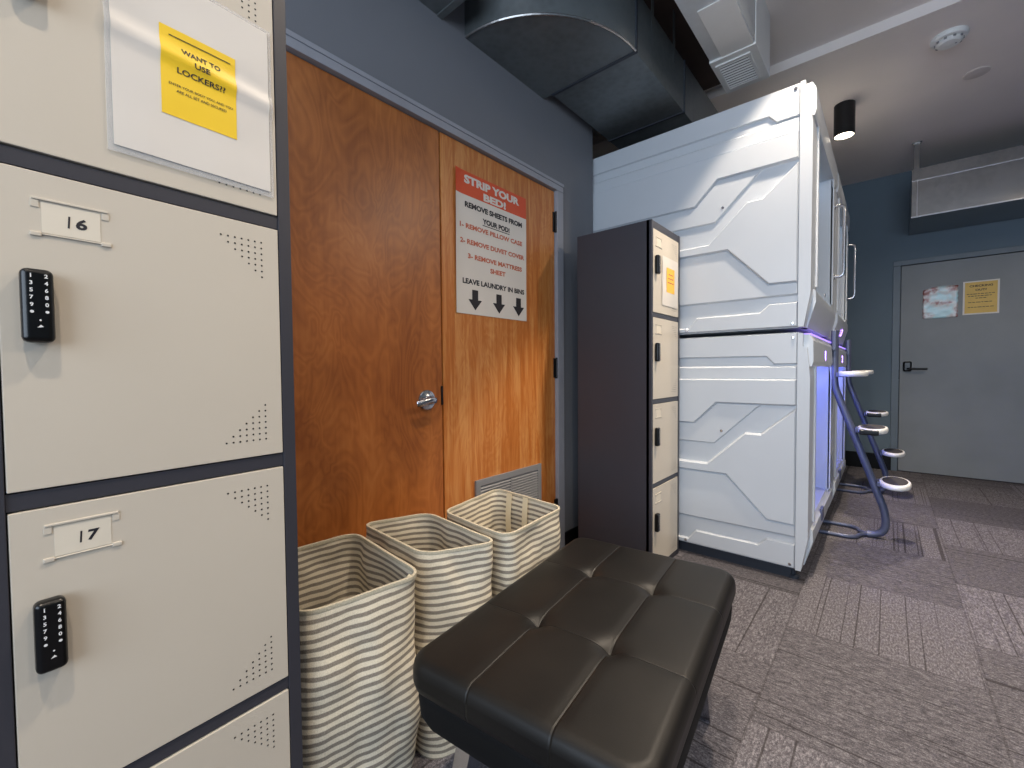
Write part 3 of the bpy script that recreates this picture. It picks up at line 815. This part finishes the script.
for (xc, zc) in ((-.172, 1.012), (-.070, .655), (.042, .322)):
    s_ = MB(); rx, ry, th = .077, .165, .017
    S = Matrix.Translation((xc, 0, zc + zf)) @ Matrix.Diagonal((rx / .1, ry / .1, 1, 1))
    s_.lathe([(.082, -th), (.096, -th * .8), (.1, -th * .3), (.1, th * .4), (.096, th * .9), (.09, th)], 40, T=S)
    st_ = s_.build('step', 'white2', lad, ang=50)
    q = MB(); q.lathe([(.08, th - .001), (.08, th + .002), (.077, th + .003)], 40, T=S); q.build('tread_pad', 'tread', st_)['label'] = 'dark rubber tread pad'
    q = MB(); q.box(xc - rx - .01, xc - rx * .55, -.06, .06, zc + zf - th - .004, zc + zf + th * .6, .004); q.build('bracket', 'steel', st_)
    if .6 < zc < .7:
        q = MB(); q.box(xc - .062, xc + .032, -.172, -.125, zc + zf - th - .003, zc + zf + th * .7, .006, 3); q.build('grip_clamp', 'black', st_)['label'] = 'dark clamp on the step edge'
dup(lad, (.0, 4.93, FZ), 0, 'slate steel ladder with white oval steps farther back, by the far wall')

# ------------------------------------------------------------------ ducts and ceiling fittings
d1 = thing('air_duct', 'dull grey metal duct elbow bending from the wall towards the pods', 'duct', (-1.45, 2.04, 2.6))
b = MB(); HT = .30
cx0, cy0, rx, ry = -1.50, 2.04, .55, .61
out = []
for i in range(25):
    a = -PI / 2 + PI / 2 * i / 24; out.append((cx0 + rx * math.cos(a) + .45 - (-1.45 + .45) - .0 - 0, cy0 + ry * math.sin(a) - 2.04))
out = [(cx0 + rx * math.cos(-PI / 2 + PI / 2 * i / 24) + 1.45, ry * math.sin(-PI / 2 + PI / 2 * i / 24)) for i in range(25)]
poly = [(-.06, -ry)] + out[1:] + [(-.06, 0)]
b.prism(poly, lambda x, y, d: (x, y, d), 0, HT, 0); b.build('elbow', 'galv_dark', d1, ang=25)
b = MB(); b.box(0, .4985, .004, 1.5, .0, HT, .002); b.build('straight_section', 'galv_dark', d1)
b = MB(); b.box(-.004, .505, -.006, .012, -.005, HT + .004, .002); b.build('joint_flange', 'plinth', d1)['label'] = 'dark joint flange strip'
b = MB(); b.box(-.004, .505, .655, .668, -.005, HT + .004, .002); b.build('joint_flange', 'plinth', d1)['label'] = 'dark joint flange strip'
for yy in (.2, .5):
    b = MB(); b.box(.497, .5, yy - .015, yy + .015, .2, CZN - 2.6, .001); b.build('hanger_strap', 'galv_dark', d1)
b = MB()
for i in range(24):
    p, q = out[i], out[i + 1]
    b.tube([(p[0], p[1], .001), (q[0], q[1], .001)], .006, 6)
b.build('edge_seam', 'galv', d1)['label'] = 'bright folded edge seam'
o = MB(); o.box(WX - .02, -1.30, .55, 1.29, 2.605, 2.92, .004); o.box(WX - .02, -1.296, 1.262, 1.294, 2.60, 2.925, .003); d2 = o.build('wall_duct', 'galv_dark'); tag(d2, 'dark metal duct along the top of the wall above the first door leaf', 'duct')

ac = thing('vent_duct', 'pale sheet metal duct on the ceiling with a square grille underneath', 'duct', (-.67, 2.6, 2.8))
b = MB(); b.box(-.122, .108, -1.5, .14, 0, CZN - 2.8, .003); b.build('housing', 'galv_white', ac)
b = MB(); b.box(-.06, .10, -.35, .085, -.006, .001, .002); b.build('access_panel', 'white2', ac)
b = MB(); b.box(-.126, .112, .06, .42, -.012, CZN - 2.8, .003); b.build('vent_box', 'white2', ac)
b = MB()
gx0, gx1, gy0, gy1 = -.092, .062, .115, .365
b.box(gx0 - .012, gx1 + .012, gy0 - .012, gy0, -.019, -.011); b.box(gx0 - .012, gx1 + .012, gy1, gy1 + .012, -.019, -.011)
b.box(gx0 - .012, gx0, gy0, gy1, -.019, -.011); b.box(gx1, gx1 + .012, gy0, gy1, -.019, -.011)
for i in range(10):
    y = gy0 + .008 + i * .0245; b.raw([(gx0, y, -.0125), (gx1, y, -.0125), (gx1, y + .008, -.0185), (gx0, y + .008, -.0185), (gx0, y + .0015, -.0122), (gx1, y + .0015, -.0122), (gx1, y + .0095, -.0182), (gx0, y + .0095, -.0182)], [[3, 2, 1, 0], [4, 5, 6, 7], [0, 1, 5, 4], [2, 3, 7, 6]])
b.box(gx0, gx1, gy0, gy1, -.0124, -.012, mi=1); b.build('grille', ['white2', 'hole'], ac)['label'] = 'grey slatted grille'

fdz = thing('silver_duct', 'shiny silver box duct hung below the ceiling above the far grey door', 'duct', (.139, 5.43, 2.416))
b = MB(); Lx = 2.3; H1 = .434; 
b.box(0, Lx, 0, FY - 5.43, 0, H1, .004); b.build('duct_box', 'galv', fdz)
b = MB(); b.box(-.001, Lx, -.004, .004, H1 - .112, H1 - .104, .001); b.box(-.002, Lx, -.005, .002, -.003, .008, .001); b.box(.035, .042, -.003, .004, .0, H1, .001); b.build('folded_seam', 'chrome', fdz)
b = MB(); b.box(.012, .05, -.006, -.001, H1 - .10, CZ - 2.416, .001); b.box(-.005, .065, -.03, -.001, CZ - 2.416 - .006, CZ - 2.416, .001); b.build('hanger_strap', 'galv', fdz)

sd = thing('smoke_detector', 'round off-white smoke detector on the ceiling', 'smoke detector', (.255, 3.83, CZ))
MB().lathe([(.085, 0), (.087, -.012), (.080, -.026), (.066, -.030)], 36).build('base', 'white2', sd)
b = MB(); b.lathe([(.060, -.0295), (.062, -.038), (.05, -.05), (.02, -.054), (.001, -.054)], 30)
for i in range(10): b.box(.061, .067, -.006, .006, -.04, -.03, mi=1, T=Matrix.Rotation(i * PI / 5, 4, 'Z'))
b.disc((.03, 0, -.0535), (1, 0, 0), (0, 1, 0), .006, 8, 1); b.build('sensor_dome', ['white2', 'vent'], sd)
cp = MB(); cp.lathe([(.068, 0), (.068, -.004), (.063, -.007), (.001, -.008)], 36); cpo = cp.build('ceiling_plate', 'frosted', loc=(.432, 4.425, CZ)); tag(cpo, 'flat white disc plate on the ceiling beyond the smoke detector', 'cover plate')

LAMPS = [(-.282, 4.27, CZ, 2.84, 'black cylinder ceiling lamp, lit, above the far pod front'), (-.25, 2.38, CZN, 2.90, 'black cylinder ceiling lamp above the front of the nearer pods'),
         (-.30, 1.0, CZN, 2.90, 'black cylinder ceiling lamp above the bench'), (-.12, -.2, CZN, 2.90, 'black cylinder ceiling lamp above the close locker')]
LAMPS += [(1.35, .9, CZN, 2.90, 'added black cylinder fill lamp across the aisle near the bench'), (1.35, 3.0, CZN, 2.90, 'added black cylinder fill lamp across the aisle opposite the pods')]  # unseen lamps added to brighten the floor, bounce and pod fronts
POW = [150, 175, 90, 74, 70, 85]
CONE = [(50, .8), (41, .28), (58, 1), (56, 1), (70, 1), (82, .35)]
for i, (x, y, zt, zb, lb) in enumerate(LAMPS):
    t_ = thing('ceiling_lamp', lb, 'lamp', (x, y, zt), 0, 'black cylinder ceiling lamps')
    hgt = zt - zb
    b = MB(); seg = 36
    b.lathe([(.02, 0), (.066, -.001), (.067, -.004), (.067, -hgt), (.060, -hgt), (.060, -hgt + .012)], seg); b.build('housing', 'blackm', t_)
    MB().lathe([(.0598, -hgt + .009), (.0598, -hgt + .006), (.001, -hgt + .006)], seg).build('diffuser', 'lamp', t_)['label'] = 'glowing warm diffuser'
    L = bpy.data.lights.new('lamp_beam', 'SPOT'); L.energy = POW[i]; L.spot_size = 2 * math.radians(CONE[i][0]); L.spot_blend = CONE[i][1]
    L.use_nodes = True; lt = L.node_tree; fo = lt.nodes.new('ShaderNodeLightFalloff')
    fo.inputs['Strength'].default_value = 1.0; fo.inputs['Smooth'].default_value = .8
    lt.links.new(fo.outputs['Quadratic'], lt.nodes['Emission'].inputs['Strength'])
    L.shadow_soft_size = .04; L.color = (1, .84, .66)
    lo = bpy.data.objects.new('lamp_beam', L); COL.objects.link(lo); lo.parent = t_; lo.location = (0, 0, -hgt - .004)

# added cool ambient fill, set in a made-up window behind the viewer
A = bpy.data.lights.new('added_cool_fill', 'AREA'); A.shape = 'RECTANGLE'; A.size = 3.4; A.size_y = 1.9; A.energy = 80; A.color = (.72, .85, 1)
ao = bpy.data.objects.new('added_cool_fill', A); COL.objects.link(ao); ao.location = (.55, BY - .02, 1.7); ao.rotation_euler = (math.radians(90), 0, 0)
# blue light inside the lit lower pods
for y in PODY:
    P_ = bpy.data.lights.new('pod_light', 'POINT'); P_.energy = 3.5; P_.color = (.2, .25, 1); P_.shadow_soft_size = .08
    po = bpy.data.objects.new('pod_light', P_); COL.objects.link(po); po.location = (-.75, y + .5, .75)

W = bpy.data.worlds.new('World'); SC.world = W; W.use_nodes = True
W.node_tree.nodes['Background'].inputs[0].default_value = (.6, .75, 1, 1); W.node_tree.nodes['Background'].inputs[1].default_value = .6

# ------------------------------------------------------------------ camera
F = 434.789; yaw, pitch, roll = .7133231, -.03018897, -.00820899
fw = Vector((-math.sin(yaw) * math.cos(pitch), math.cos(yaw) * math.cos(pitch), math.sin(pitch)))
r0 = Vector((math.cos(yaw), math.sin(yaw), 0)); u0 = r0.cross(fw)
c_, s_ = math.cos(roll), math.sin(roll)
r = r0 * c_ + u0 * s_; u = -r0 * s_ + u0 * c_
cam = bpy.data.cameras.new('camera'); cam.sensor_width = 36; cam.lens = F * 36 / 1024; cam.clip_start = .02
co = bpy.data.objects.new('camera', cam); COL.objects.link(co)
co.matrix_world = Matrix(((r.x, u.x, -fw.x, 0), (r.y, u.y, -fw.y, 0), (r.z, u.z, -fw.z, 1.05), (0, 0, 0, 1)))
SC.camera = co
vs_ = SC.view_settings; vs_.view_transform = 'Standard'; vs_.look = 'None'; vs_.gamma = 1; vs_.use_curve_mapping = False; vs_.exposure = 0.6
